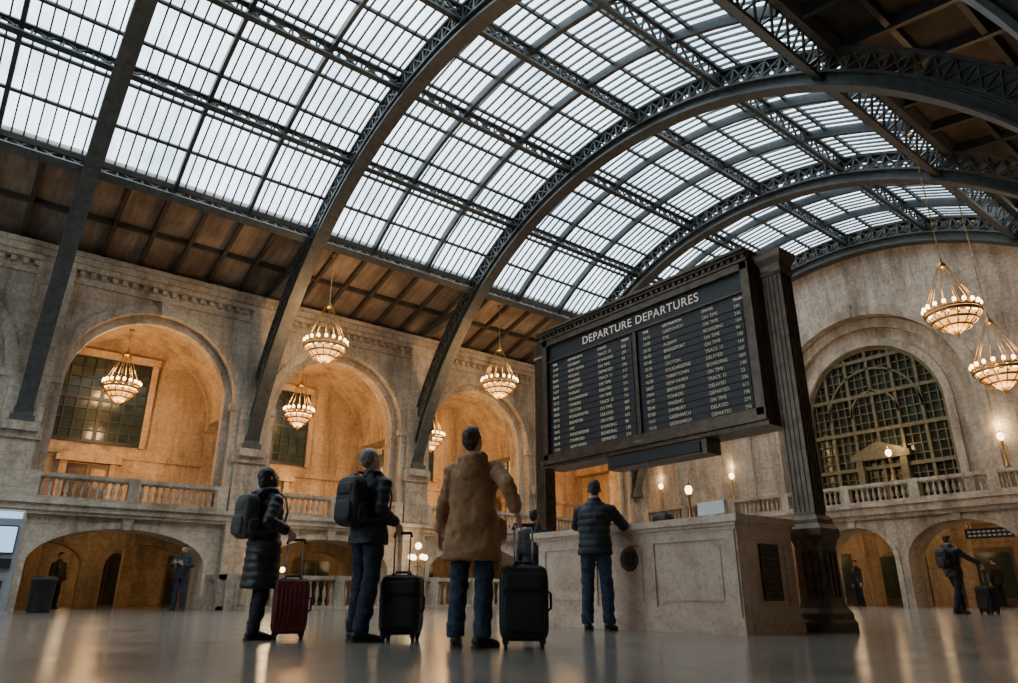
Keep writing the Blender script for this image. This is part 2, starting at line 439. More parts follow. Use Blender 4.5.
for s in (-1,1):
    for a in (5.6,9.6):
        mb.box(XE-.14,XE,YWIN+s*a-.5,YWIN+s*a+.5,3.6,7.0)
for e in eops:
    archring(mb,PE,e[0],e[1],e[2],e[3],.18,-.05,.02,0)
mb.obj('trim_arch_end',M_trim)
mb=MB()
mb.box(XE-.35,XE,YR,YW,3.2,3.58); mb.box(XE-.46,XE,YR,YW,3.46,3.58); mb.box(XE-.2,XE,YR,YW,3.05,3.2)
mb.box(XE,XE+.55,YWIN-3.75,YWIN+3.75,3.2,3.58)
mb.obj('trim_balcony_ledge',M_trim)
mb=MB(); balustrade(mb,(XE-.18,YR+.1,0),(XE-.18,YW-.6,0),3.58,11,h=.74,step=.21)
mb.obj('balustrade',M_trim)
mb=MB()
mb.box(35,35.4,YR,32,0,3.3); mb.box(XE+1.3,35.4,YR,28.4,3.2,3.5); mb.box(XE+1.2,35.4,YR-.3,YR,0,3.3); mb.box(XE+1.2,35.4,24.6,25,0,3.3)
y=YR+1
while y<24:
    mb.box(31.2,31.6,y,y+.4,0,3.2); mb.box(31.1,31.7,y-.1,y+.5,2.85,3.2); y+=3.6
mb.obj('wall_concourse',M_galst)
mb=MB(); y=YR+1.5
while y<23:
    mb.box(34.9,34.99,y,y+2.2,0,2.3,0); mb.box(34.86,34.95,y+.1,y+2.1,.3,2.1,1); y+=3.4
mb.obj('concourse_shopfront',[M_bronze,M_wglass])

mb=MB()
mb.box(XB,XE+1.3,YR-.5,YR,0,12); mb.obj('wall_right',M_stone)
# back wall (behind the viewpoint) with an unseen glazed lunette added as daylight fill
BW=(YC,8.2,3.2,8.0)
mb=MB()
band(mb,PE,YR,YW+.0,3.0,ztop,XB-XE-.6,XB-XE,[BW],n=32)
mb.box(XB-.6,XB,YR,YW,0,3.0)
mb.box(XB-.6,XB,YW,32,0,11)
mb.obj('wall_back',M_stone)
mb=MB(); xg=XB-.3; n=32; r=BW[1]; sp=BW[2]; ri=BW[3]
vs=[(xg,YC-r,3.0),(xg,YC+r,3.0)]+[(xg,YC+r*cos(pi*i/n),sp+ri*sin(pi*i/n)) for i in range(n+1)]
mb.add(vs,[tuple(range(len(vs)))],1)
for k in range(1,16):
    u=-r+2*r*k/16; wd=.22 if k%4==0 else .07
    mb.box(xg-.08,xg+.08,YC+u-wd/2,YC+u+wd/2,3.0,sp+ri*sqrt(max(0,1-(u/r)**2)),0)
for k in range(1,9):
    z=sp+k*.95; hw=r*sqrt(max(0,1-((z-sp)/ri)**2)); wd=.22 if k%3==0 else .07
    mb.box(xg-.08,xg+.08,YC-hw,YC+hw,z-wd/2,z+wd/2,0)
mb.obj('window_8',[M_iron2,M_glass])
ycol=YC-11.5
for x in (-11.8,-5.3,7.7,14.2,20.7):
    mb=MB()
    mb.lathe((x,ycol,0),[(.48,0),(.48,.35),(.38,.45),(.33,4.0),(.42,4.2),(.48,4.5)],20,0)
    mb.obj('stone_column',M_trim)
mb=MB(); mb.box(XB,2.6,ycol-.25,ycol+.25,4.5,4.95); mb.box(6.8,XE,ycol-.25,ycol+.25,4.5,4.95); mb.obj('trim_aisle_beam',M_trim)

for i,c in enumerate([-8.8,-2.6,3.6,9.85,16.1,22.4]):
    mb=MB(); y=27.93
    x0,x1,z0,z1=c-1.45,c+1.45,5.45,8.45
    mb.box(x0,x1,y+.02,y+.06,z0,z1,1)
    for k in range(9):
        xx=x0+(x1-x0)*k/8; wd=.12 if k%4==0 else .05
        mb.box(xx-wd/2,xx+wd/2,y-.05,y+.02,z0,z1,0)
    for k in range(9):
        zz=z0+(z1-z0)*k/8; wd=.12 if k%4==0 else .05
        mb.box(x0,x1,y-.04,y+.02,zz-wd/2,zz+wd/2,0)
    mb.box(x0-.2,x0,y-.1,y+.06,z0-.1,z1+.2,2);mb.box(x1,x1+.2,y-.1,y+.06,z0-.1,z1+.2,2);mb.box(x0-.25,x1+.25,y-.15,y+.06,z1,z1+.25,2)
    mb.obj('window_%d'%(i+1),[M_black,M_wglass,M_galst])
    mb=MB(); x0,x1=c-.65,c+.65
    mb.box(x0,x1,y-.02,y+.06,2.95,4.65,0)
    mb.box(c-.02,c+.02,y-.05,y,2.95,4.65,1)
    for sx in (-1,1):
        for (za,zb) in ((3.1,3.7),(3.8,4.5)):
            xa=c+sx*.33
            mb.box(xa-.22,xa+.22,y-.045,y,za,zb,1)
    mb.box(x0-.22,x0,y-.14,y+.06,2.95,4.75,2);mb.box(x1,x1+.22,y-.14,y+.06,2.95,4.75,2)
    mb.box(x0-.35,x1+.35,y-.25,y+.06,4.7,4.86,2)
    mb.add([(x0-.4,y-.25,4.86),(x1+.4,y-.25,4.86),(c,y-.25,5.32),(x0-.4,y+.06,4.86),(x1+.4,y+.06,4.86),(c,y+.06,5.32)],[(0,1,2),(5,4,3),(0,3,4,1),(1,4,5,2),(2,5,3,0)],2)
    mb.obj('door_%d'%(i+1),[M_door,M_bronze,M_galst])

# great arched window (end wall)
mb=MB(); xg=XE+.75; r=2.65; sp=7.15; zb=3.58
n=28
vs=[(xg+.1,YWIN-r,zb),(xg+.1,YWIN+r,zb)]+[(xg+.1,YWIN+r*cos(pi*i/n),sp+r*sin(pi*i/n)) for i in range(n+1)]
mb.add(vs,[tuple(range(len(vs)))],1)
def topz(u): return sp+sqrt(max(0,r*r-u*u))
for k in range(19):
    u=-r+2*r*k/18; big=(k%3==0); wd=.11 if big else .035
    if k in(0,18): u*=.985
    mb.box(xg-(.12 if big else .04),xg+.05,YWIN+u-wd/2,YWIN+u+wd/2,zb,max(zb+.2,topz(u)),0)
z=zb;k=0
while z<sp+r-.15:
    hw=r if z<=sp else sqrt(max(0,r*r-(z-sp)**2)); big=(k%4==0); wd=.14 if big else .035
    mb.box(xg-(.14 if big else .035),xg+.05,YWIN-hw,YWIN+hw,z-wd/2,z+wd/2,0); z+=.36;k+=1
archring(mb,lambda u,d,z:(xg+d,u,z),YWIN,r-.14,sp,r-.14,.14,-.15,.05,zb,0,28,False)
archring(mb,lambda u,d,z:(xg+d,u,z),YWIN,1.75,sp,1.75,.08,-.12,.05,sp-.1,0,20,False)
archring(mb,lambda u,d,z:(xg+d,u,z),YWIN,.85,sp,.85,.08,-.12,.05,sp-.1,0,20,False)
mb.box(xg-.3,xg+.02,YWIN-.95,YWIN-.7,zb,5.3,0);mb.box(xg-.3,xg+.02,YWIN+.7,YWIN+.95,zb,5.3,0);mb.box(xg-.35,xg+.02,YWIN-1.1,YWIN+1.1,5.3,5.5,0)
mb.add([(xg-.35,YWIN-1.15,5.5),(xg-.35,YWIN+1.15,5.5),(xg-.35,YWIN,6.0),(xg,YWIN-1.15,5.5),(xg,YWIN+1.15,5.5),(xg,YWIN,6.0)],[(2,1,0),(3,4,5),(0,1,4,3),(1,2,5,4),(2,0,3,5)],0)
mb.obj('window_7',[M_bronze2,M_wglass])

# ------------------------------------------------------------------ roof
roof=empty('glass_roof',(0,0,0))
mb=MB()
nT=24
for i in range(nT):
    a=TH_R+(TH_L-TH_R)*i/nT;b_=TH_R+(TH_L-TH_R)*(i+1)/nT
    mb.add([arc(R_G,a,XB),arc(R_G,a,XE),arc(R_G,b_,XE),arc(R_G,b_,XB)],[(0,1,2,3)],0,True)
mb.obj('glazing',M_glass,roof)
mb=MB()
x=RIBS[0]; dx=6.5/24
while x<XE:
    arcstrip(mb,x-.02,x+.02,R_G-.08,R_G-.01,TH_R,TH_L,12); x+=dx
NROW=12
for i in range(NROW+1):
    th=TH_R+(TH_L-TH_R)*i/NROW
    p=arc(R_G-.06,th,XB);q=arc(R_G-.06,th,XE); t=radians(th)
    mb.beam(p,q,.085,.09,up=(0,sin(t),cos(t)))
mb.obj('glazing_bars',M_bar,roof)
mb=MB()
x=RIBS[0]
while x<XE:
    arcstrip(mb,x-.055,x+.055,R_G-.32,R_G-.06,TH_R,TH_L,18); x+=6.5/3
def truss_line(mb,th,Ru,Rl,wd=.16,seg=.62):
    t=radians(th);up=(0,sin(t),cos(t))
    for R in (Ru,Rl):
        mb.beam(arc(R,th,XB),arc(R,th,XE),wd,.07,up=up)
    x=RIBS[0]
    while x+seg<=XE+.2:
        mb.beam(arc(Rl,th,x),arc(Ru,th,x+seg),.05,.05,up=(0,cos(t),-sin(t)))
        mb.beam(arc(Ru,th,x),arc(Rl,th,x+seg),.05,.05,up=(0,cos(t),-sin(t)))
        mb.beam(arc(Rl,th,x),arc(Ru,th,x),.05,.05,up=(1,0,0))
        x+=6.5/10
st=(TH_L-TH_R)/5
for k in range(1,5): truss_line(mb,TH_R+st*k,R_UP,R_UP-.42)
mb.obj('purlin_trusses',M_iron,roof)
mb=MB()
truss_line(mb,TH_L,R_G-.05,R_G-.7,.24); truss_line(mb,TH_R,R_G-.05,R_G-.8,.3)
arcstrip(mb,XB,XE,R_G-.15,R_G+.02,TH_L-.2,TH_L+.9,1); arcstrip(mb,XB,XE,R_G-.2,R_G+.08,TH_R-1.2,TH_R+.3,1)
mb.obj('eave_trusses',M_iron2,roof)
mb=MB()
for x in RIBS:
    T=73.2; T2=62.5
    arcstrip(mb,x-.21,x+.21,R_LO,R_LO+.07,-T,T,56)
    arcstrip(mb,x-.035,x+.035,R_LO+.05,R_LO+.34,-T,T,56)
    arcstrip(mb,x-.17,x+.17,R_LO+.34,R_LO+.40,-T,T,56)
    arcstrip(mb,x-.18,x+.18,R_UP-.06,R_UP+.02,-T2,T2,56)
    n=58
    for i in range(n):
        a=-T2+2*T2*i/n;b_=-T2+2*T2*(i+1)/n
        for xo in (-.13,.13):
            mb.beam(arc(R_LO+.38,a,x+xo),arc(R_UP-.04,b_,x+xo),.035,.05,up=(1,0,0))
            mb.beam(arc(R_UP-.04,a,x+xo),arc(R_LO+.38,b_,x+xo),.035,.05,up=(1,0,0))
        mb.beam(arc(R_LO+.38,a,x),arc(R_UP-.04,a,x),.06,.3,up=(1,0,0))
    for s in (-1,1):
        a0,a1=(44,64) if s>0 else (-64,-44)
        arcstrip(mb,x-.10,x+.10,R_LO+.3,R_UP,a0,a1,12)
        f=arc(R_LO+.15,s*73.4,x)
        mb.box(x-.30,x+.30,f.y-.30,f.y+.24,4.98,5.2); mb.box(x-.24,x+.24,f.y-.24,f.y+.2,5.2,5.45)
        if s>0: mb.beam(arc(R_UP,44,x),(x,24,10.55),.3,.25)
mb.obj('arch_ribs',M_iron2,roof)

mb=MB()
e=arc(R_G-.02,TH_L,0); y1,z1=e.y-.1,e.z+.02; y0,z0=24.4,10.55
mb.hexa([(XB,y1,z1),(XE,y1,z1),(XE,y0,z0),(XB,y0,z0),(XB,y1,z1+.2),(XE,y1,z1+.2),(XE,y0,z0+.2),(XB,y0,z0+.2)],0)
x=RIBS[0]
while x<XE:
    mb.beam((x,y1,z1-.08),(x,y0,z0-.08),.12,.2,mat=1); x+=6.5/6
for f in (.0,.5,.93):
    yy=y1+(y0-y1)*f; zz=z1+(z0-z1)*f-.07
    mb.beam((XB,yy,zz),(XE,yy,zz),.14,.16,mat=1)
mb.box(XB,XE+1,24.2,28.6,10.9,11.1,1)
mb.obj('ceiling',[M_wood,M_wooddk])
mb=MB()
e=arc(R_G,TH_R,0); y1,z1=e.y+.05,e.z+.03; y0,z0=YR-.4,10.9
mb.hexa([(XB,y0,z0),(XE,y0,z0),(XE,y1,z1),(XB,y1,z1),(XB,y0,z0+.2),(XE,y0,z0+.2),(XE,y1,z1+.2),(XB,y1,z1+.2)],0)
x=RIBS[0]
while x<XE:
    mb.beam((x,y1,z1-.12),(x,y0,z0-.12),.12,.26,mat=1); x+=6.5/4
for k in range(9):
    f=k/8; yy=y1+(y0-y1)*f; zz=z1+(z0-z1)*f-.1
    mb.beam((XB,yy,zz),(XE,yy,zz),.12,.22,mat=1)
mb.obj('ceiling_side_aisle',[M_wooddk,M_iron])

# ------------------------------------------------------------------ lights helper
def plight(name,loc,pw,col=(1,.62,.3),r=.3,parent=None):
    l=bpy.data.lights.new(name,'POINT'); l.energy=pw;l.color=col;l.shadow_soft_size=r
    o=bpy.data.objects.new(name,l);COL.objects.link(o);o.location=loc
    if parent:o.parent=parent
    return o

# ------------------------------------------------------------------ chandeliers
def chandelier(loc,top,R=.72,pw=60):
    mb=MB(); H=top-loc[2]
    zc=R*2.1
    z=zc+.25;k=0
    while z<H:
        zz=min(z+.14,H)
        if k%2: mb.beam((0,0,z),(0,0,zz),.035,.012,up=(0,1,0),mat=0)
        else: mb.beam((0,0,z),(0,0,zz),.012,.035,up=(0,1,0),mat=0)
        z+=.12;k+=1
    mb.cyl((0,0,H-.08),(0,0,H),.09,10,0)
    mb.lathe((0,0,zc),[(.015,.3),(.04,.22),(.02,.16),(.07,.1),(.10,.05),(.12,0),(.11,-.04)][::-1],14,0)
    n=10
    for j in range(n):
        t=2*pi*j/n
        mb.tube([(.11*cos(t),.11*sin(t),zc),(R*cos(t),R*sin(t),.1)],.010,5,0)
    mb.torus((0,0,.06),R,.03,32,6,0); mb.torus((0,0,-.02),R*.97,.045,32,6,0)
    mb.torus((0,0,-.2),R*.78,.04,28,6,0); mb.torus((0,0,-.36),R*.52,.035,24,6,0)
    for (rr,z,cnt,sz) in ((R,.02,18,.05),(R*.80,-.16,14,.048),(R*.54,-.32,9,.045)):
        for j in range(cnt):
            t=2*pi*(j+.3)/cnt
            mb.cyl((rr*cos(t),rr*sin(t),z+.02),(rr*cos(t),rr*sin(t),z+.10),.03,6,0)
            mb.ball((rr*cos(t),rr*sin(t),z+.16),(sz,sz,sz*1.35),1,8,6)
    mb.lathe((0,0,-.5),[(.05,0),(R*.28,.04),(R*.42,.13),(R*.66,.27),(R*.88,.42)],24,2)
    mb.lathe((0,0,-.5),[(.0,-.16),(.04,-.12),(.025,-.08),(.06,-.04),(.08,0),(.05,.03)],10,0)
    for j in range(12):
        t=2*pi*j/12
        mb.tube([(.06*cos(t),.06*sin(t),-.52),(R*.44*cos(t),R*.44*sin(t),-.385),(R*.7*cos(t),R*.7*sin(t),-.23),(R*.98*cos(t),R*.98*sin(t),.0)],.018,5,0)
    o=mb.obj('chandelier',[M_brass,M_bulb,M_glow],None,loc)
    plight('chandelier_light',(0,0,.45),pw,(1,.60,.27),.3,o)
    plight('chandelier_downlight',(0,0,-.95),pw*.6,(1,.60,.27),.25,o)
chandelier((8.6,20.45,7.95),11.3,.68,180)
chandelier((15.75,20.5,8.0),11.3,.68,180)
chandelier((19.3,6.0,7.2),12.7,.64,120)
chandelier((21.6,5.9,6.1),12.6,.66,120)
chandelier((3.85,26.0,7.0),9.1,.56,190)
chandelier((10.1,26.0,7.05),9.1,.56,190)
chandelier((16.2,26.0,6.9),9.1,.56,190)
for i,c in enumerate(BAYS[1:]):
    plight('gallery_light',(c,26.2,4.6),140,(1,.52,.18),.4)
plight('gallery_light',(23.9,26,7.0),190,(1,.52,.18),.4)

for i,c in enumerate(BAYS):
    mb=MB()
    for (ax,ay) in ((-1.5,26.0),(0,27.2),(1.5,26.0),(-1.5,30.2),(.2,30.6),(1.6,30.2),(-.8,34),(1.2,34)):
        mb.lathe((c+ax,ay,2.56),[(.11,.0),(.15,.03),(.15,.06)],12,0)
    o=mb.obj('ceiling_downlight',[M_down])
    plight('arcade_light',(c,30.6,2.0),22,(1,.6,.26),.35)
    plight('arcade_light',(c,34.5,2.0),22,(1,.66,.34),.35)
    plight('arcade_light',(c,26.6,1.9),9,(1,.58,.24),.3)
for y in (20.6,17,13.35,9.7,5.6):
    mb=MB(); 
    for xx in (29.6,32.5): mb.lathe((xx,y,3.12),[(.13,.0),(.17,.03),(.17,.07)],12,0)
    mb.obj('ceiling_downlight',[M_down])
    plight('concourse_light',(30,y,2.5),24,(1,.62,.3),.35)
    plight('concourse_light',(33.3,y,2.5),24,(1,.66,.34),.35)

# ------------------------------------------------------------------ lamp standards
def lamp(loc,h=1.15,globes=1,r=.12,pw=12):
    mb=MB()
    mb.lathe((0,0,0),[(.11,0),(.11,.05),(.06,.10),(.05,.2),(.03,.3),(.045,.34),(.025,.4),(.022,h*.75),(.05,h*.8),(.03,h*.86),(.07,h-.08)],12,0)
    if globes==1:
        mb.ball((0,0,h+r*.8),(r,r,r*1.25),1,14,9); mb.lathe((0,0,h+r*1.9),[(.05,0),(.03,.04),(.008,.12)],8,0)
    else:
        mb.ball((0,0,h+.15),r,1)
        for j in range(globes-1):
            t=2*pi*j/(globes-1)
            mb.tube([(0,0,h*.72),(.2*cos(t),.2*sin(t),h*.70),(.3*cos(t),.3*sin(t),h*.8)],.015,6,0)
            mb.lathe((.3*cos(t),.3*sin(t),h*.8),[(.02,0),(.06,.03),(.05,.05)],8,0)
            mb.ball((.3*cos(t),.3*sin(t),h*.8+.05+r*.8),r*.85,1,12,8)
    o=mb.obj('lamp_standard',[M_brass,M_lampg],None,loc)
    plight('lamp_light',(0,0,h+.5),pw,(1,.66,.33),.15,o)
for y in (22.3,18.3,11.5,7.85,4.0): lamp((XE-.18,y,4.33),.95,1,.11,26)
lamp((13.9,22.9,0),1.95,5,.12,24)
lamp((8.6,22.9,0),1.3,5,.10,16)

mb=MB(); balustrade(mb,(6.9,22.1,0),(17.6,22.1,0),0,6,h=.98,step=.24,wd=.24); balustrade(mb,(6.9,22.2,0),(6.9,23.5,0),0,1,h=.98,step=.24,wd=.24)
mb.obj('stair_balustrade',M_trim)

# ------------------------------------------------------------------ information counter
mb=MB()
X0,X1,Y0,Y1=7.0,8.1,4.78,8.12
T=.5
def U(z0,z1,o,t=T,mat=0):
    mb.box(X0-o,X0+t,Y0-o,Y1+o,z0,z1,mat)
    mb.box(X0+t,X1,Y0-o,Y0+t*.7,z0,z1,mat); mb.box(X0+t,X1,Y1-t*.7,Y1+o,z0,z1,mat)
U(0,.13,.07);U(.13,.17,.045);U(.17,1.10,0);U(1.10,1.14,.03);U(1.14,1.18,.06);U(1.18,1.26,.10)
def fr(ya,yb,za,zb): mb.box(X0-.022,X0,ya,yb,za,zb,0)
fr(Y0,Y1,.17,.27); fr(Y0,Y1,1.0,1.10)
for yy in (Y0,5.95,6.95,Y1-.14): fr(yy,yy+.14,.27,1.0)
for (ya,yb) in ((Y0+.14,5.95),(6.09,6.95),(7.09,Y1-.14)):
    mb.box(X0-.012,X0,ya+.07,yb-.07,.34,.93,0)
def sr(xa,xb,za,zb): mb.box(xa,xb,Y0-.022,Y0,za,zb,0)
sr(X0,X1,.17,.27); sr(X0,X1,1.0,1.10); sr(X0,X0+.16,.27,1.0); sr(X1-.16,X1,.27,1.0)
mb.box(X0+.42,X0+.78,Y0-.035,Y0,.34,.96,1)
for k in range(9): mb.box(X0+.45,X0+.75,Y0-.045,Y0-.03,.38+k*.063,.40+k*.063,2)
c=Vector((X0-.005,6.36,.83))
mb.tube([c,c+Vector((-.035,0,0))],[.15,.14],24,1,False)
mb.tube([c+Vector((-.03,0,0)),c+Vector((-.05,0,0))],[.10,.09],24,2,False)
mb.box(X0+T,X1,Y0+.35,Y1-.35,.72,.76,3); mb.box(X1-.05,X1,Y0+.35,Y1-.35,0,.74,3)
mb.obj('information_counter',[M_marble,M_bronze,M_black,M_door])
mb=MB(); mb.lathe((0,0,0),[(.07,0),(.07,.02),(.02,.05),(.015,.28),(.04,.30),(.02,.33)],12,0); mb.ball((0,0,.38),(.045,.045,.06),1,12,8); mb.lathe((0,0,.43),[(.03,0),(.01,.05)],8,0)
mb.obj('desk_lamp',[M_brass,M_lampg],None,(7.25,5.55,1.26))
mb=MB(); mb.box(-.14,.14,-.2,.2,0,.02,0); mb.box(-.02,.02,-.04,.04,.02,.08,0); mb.box(-.03,.02,-.22,.22,.05,.20,0); mb.box(.02,.025,-.2,.2,.07,.18,1)
mb.obj('computer_monitor',[M_white,M_black],None,(7.22,5.2,1.26),radians(-10))
mb=MB(); mb.ball((0,0,.06),(.09,.14,.06),0,12,8,.5); mb.box(-.07,.07,-.12,.12,0,.03,0)
mb.obj('desk_telephone',[M_black],None,(7.2,5.95,1.26))
mb=MB(); mb.box(-.01,.01,-.13,.13,0,.12,0); mb.box(-.05,.05,-.13,.13,0,.015,0)
mb.obj('brochure_stand',[M_black],None,(7.2,7.3,1.26))

# ------------------------------------------------------------------ departure board
BX=8.15; BY0,BY1=4.88,9.22; BZ0,BZ1=2.60,4.82
brd=empty('departure_board',(0,0,0))
mb=MB()
mb.box(BX,BX+.38,BY0,BY1,BZ0,BZ1,1)
f=.11
mb.box(BX-.07,BX+.1,BY0-.02,BY0+f,BZ0,BZ1,0);mb.box(BX-.07,BX+.1,BY1-f,BY1+.02,BZ0,BZ1,0)
mb.box(BX-.07,BX+.1,BY0,BY1,BZ0,BZ0+f,0);mb.box(BX-.07,BX+.1,BY0,BY1,BZ1-f,BZ1,0)
mb.box(BX-.04,BX+.02,6.99,7.05,BZ0+f,BZ1-.42,0); mb.box(BX-.04,BX+.02,BY0+f,BY1-f,BZ1-.43,BZ1-.40,0)
for (z0,z1,o) in ((BZ1,BZ1+.04,.09),(BZ1+.04,BZ1+.10,.05),(BZ1+.10,BZ1+.14,.12),(BZ1+.14,BZ1+.18,.16)):
    mb.box(BX-o,BX+.38+o*.5,BY0-.02,BY1+.1,z0,z1,0)
y=BY0
while y<BY1+.05: mb.box(BX-.10,BX,y,y+.05,BZ1+.045,BZ1+.095,0); y+=.11
for (z0,z1,o) in ((BZ0-.07,BZ0,.12),(BZ0-.13,BZ0-.07,.07)): mb.box(BX-o,BX+.38+o*.5,BY0-.05,BY1+.05,z0,z1,0)
mb.box(BX-.02,BX+.3,5.85,7.75,BZ0-.34,BZ0-.13,0); mb.box(BX-.05,BX-.02,5.95,7.65,BZ0-.31,BZ0-.16,1)
mb.ball((BX-.1,7.0,BZ0-.03),(.03,.16,.05),0,12,8)
NR=15; rz0,rz1=BZ0+.17,BZ1-.60
for k in range(NR):
    z=rz1-(rz1-rz0)*k/(NR-1)
    for (ya,yb) in ((BY0+.17,6.93),(7.11,BY1-.17)):
        mb.box(BX-.012,BX,ya,yb,z-.042,z+.042,2)
mb.obj('board_case',[M_bronze,M_black,M_slot],brd)
def text(body,y,z,size,mat,name,align='LEFT',sx=1.0,sp=1.0,space=1.0):
    c=bpy.data.curves.new(name,'FONT'); c.body=body; c.size=size; c.align_x=align; c.space_line=sp; c.extrude=.002; c.space_character=space
    c.materials.append(mat); o=bpy.data.objects.new(name,c); COL.objects.link(o)
    o.matrix_world=Matrix(((0,0,-1,BX-.02),(-1,0,0,y),(0,1,0,z),(0,0,0,1)))@Matrix.Diagonal((sx,1,1,1))
    o.parent=brd; return o
text('DEPARTURE DEPARTURES',6.98,BZ1-.31,.20,M_title,'title_text','CENTER',1.0,space=1.08)
dest=['ALBANY','NEW HAVEN','STAMFORD','POUGHKEEPSIE','WASSAIC','CROTON','BREWSTER','DANBURY','WATERBURY','YONKERS','BEACON','RYE','GREENWICH','HARTFORD','BRIDGEPORT','TARRYTOWN']
stat=['ON TIME','BOARDING','DELAYED','ON TIME','TRACK 12','DEPARTED']
pitch=(rz1-rz0)/(NR-1)
for (y0) in (9.0,6.86):
    cols=[(0,lambda:'%02d:%02d'%(random.randint(5,22),random.randint(0,59))),(.40,lambda:random.choice(dest)),(1.14,lambda:random.choice(stat)),(1.68,lambda:str(random.randint(10,842)))]
    heads=['TIME','DESTINATION','STATUS','TRAIN']
    for ci,(dx_,fn) in enumerate(cols):
        text(heads[ci],y0-dx_,BZ1-.52,.058,M_title,'header_text')
        for k in range(NR):
            z=rz1-pitch*k-.026
            text(fn(),y0-dx_,z,.074,M_txt,'row_text',sx=.92)
mb=MB()
def post(x,y,s,ztop,ped):
    h=.21*s
    if ped:
        mb.lathe((x,y,0),[(.34*s,0),(.34*s,.10),(.31*s,.14),(.31*s,.20),(.26*s,.26),(.235*s,.32),(.225*s,.95),(.25*s,1.02),(.29*s,1.08),(.29*s,1.16),(.24*s,1.22)],4,0,False,sq=True)
        for sx,sy in ((-1,0),(0,-1),(1,0),(0,1)):
            for kk in (-1,0,1):
                cx=x+sx*.232*s+(kk*.12*s if sx==0 else 0); cy=y+sy*.232*s+(kk*.12*s if sy==0 else 0)
                mb.box(cx-.03*s,cx+.03*s,cy-.03*s,cy+.03*s,.38,.9,0)
        zb=1.22
    else:
        mb.lathe((x,y,0),[(.3*s,0),(.3*s,.12),(.24*s,.2)],4,0,False,sq=True); zb=.2
    mb.lathe((x,y,zb),[(.235*s,0),(.235*s,.05),(.20*s,.1)],4,0,False,sq=True)
    mb.box(x-h*.80,x+h*.80,y-h*.80,y+h*.80,zb+.1,ztop-.3,0)
    for k in range(5):
        o=-h*.78+k*h*1.56/4
        for s_ in (-1,1):
            mb.box(x+s_*h*.80-.012,x+s_*h*.80+.012,y+o-.013,y+o+.013,zb+.15,ztop-.35,0)
            mb.box(x+o-.013,x+o+.013,y+s_*h*.80-.012,y+s_*h*.80+.012,zb+.15,ztop-.35,0)
    mb.lathe((x,y,ztop-.34),[(.19*s,0),(.21*s,.04),(.19*s,.08),(.20*s,.15),(.25*s,.24),(.27*s,.30),(.27*s,.34)],4,0,False,sq=True)
post(8.42,4.64,.76,4.90,True); post(8.4,9.55,.66,4.92,True)
mb.obj('support_posts',[M_bronze],brd)

# ------------------------------------------------------------------ kiosk, bin, signs
mb=MB()
mb.ball((0,0,1.1),(.38,.3,1.1),0,24,16,.18); mb.box(-.42,.42,-.34,.34,0,.08,0)
mb.box(-.28,.28,-.34,-.29,1.25,1.85,1); mb.box(-.26,.26,-.345,-.335,1.28,1.82,2)
mb.box(-.28,.28,-.38,-.29,.95,1.15,1); mb.box(-.3,.3,-.345,-.29,2.0,2.14,2); mb.box(-.2,.2,-.33,-.29,.35,.7,1)
mb.obj('ticket_machine',[M_kiosk,M_black,M_screen],None,(1.15,19.55,0),radians(-5))
mb=MB(); mb.lathe((0,0,0),[(.24,0),(.26,.05),(.28,.72),(.30,.74),(.30,.80),(.2,.86)],16,0); mb.torus((0,0,.8),.27,.02,20,6,0)
mb.obj('litter_bin',[M_black],None,(2.35,21.6,0))
mb=MB(); mb.box(-.03,.03,-.75,.75,0,.34,0)
for k in range(2):
    for j in range(9): mb.box(-.04,-.03,-.68+j*.155,-.58+j*.155,.07+k*.13,.13+k*.13,1)
mb.cyl((0,-.6,.34),(0,-.6,.95),.015,6,0); mb.cyl((0,.6,.34),(0,.6,.95),.015,6,0)
mb.obj('hanging_sign',[M_black,M_txt],None,(28.8,9.4,2.28))

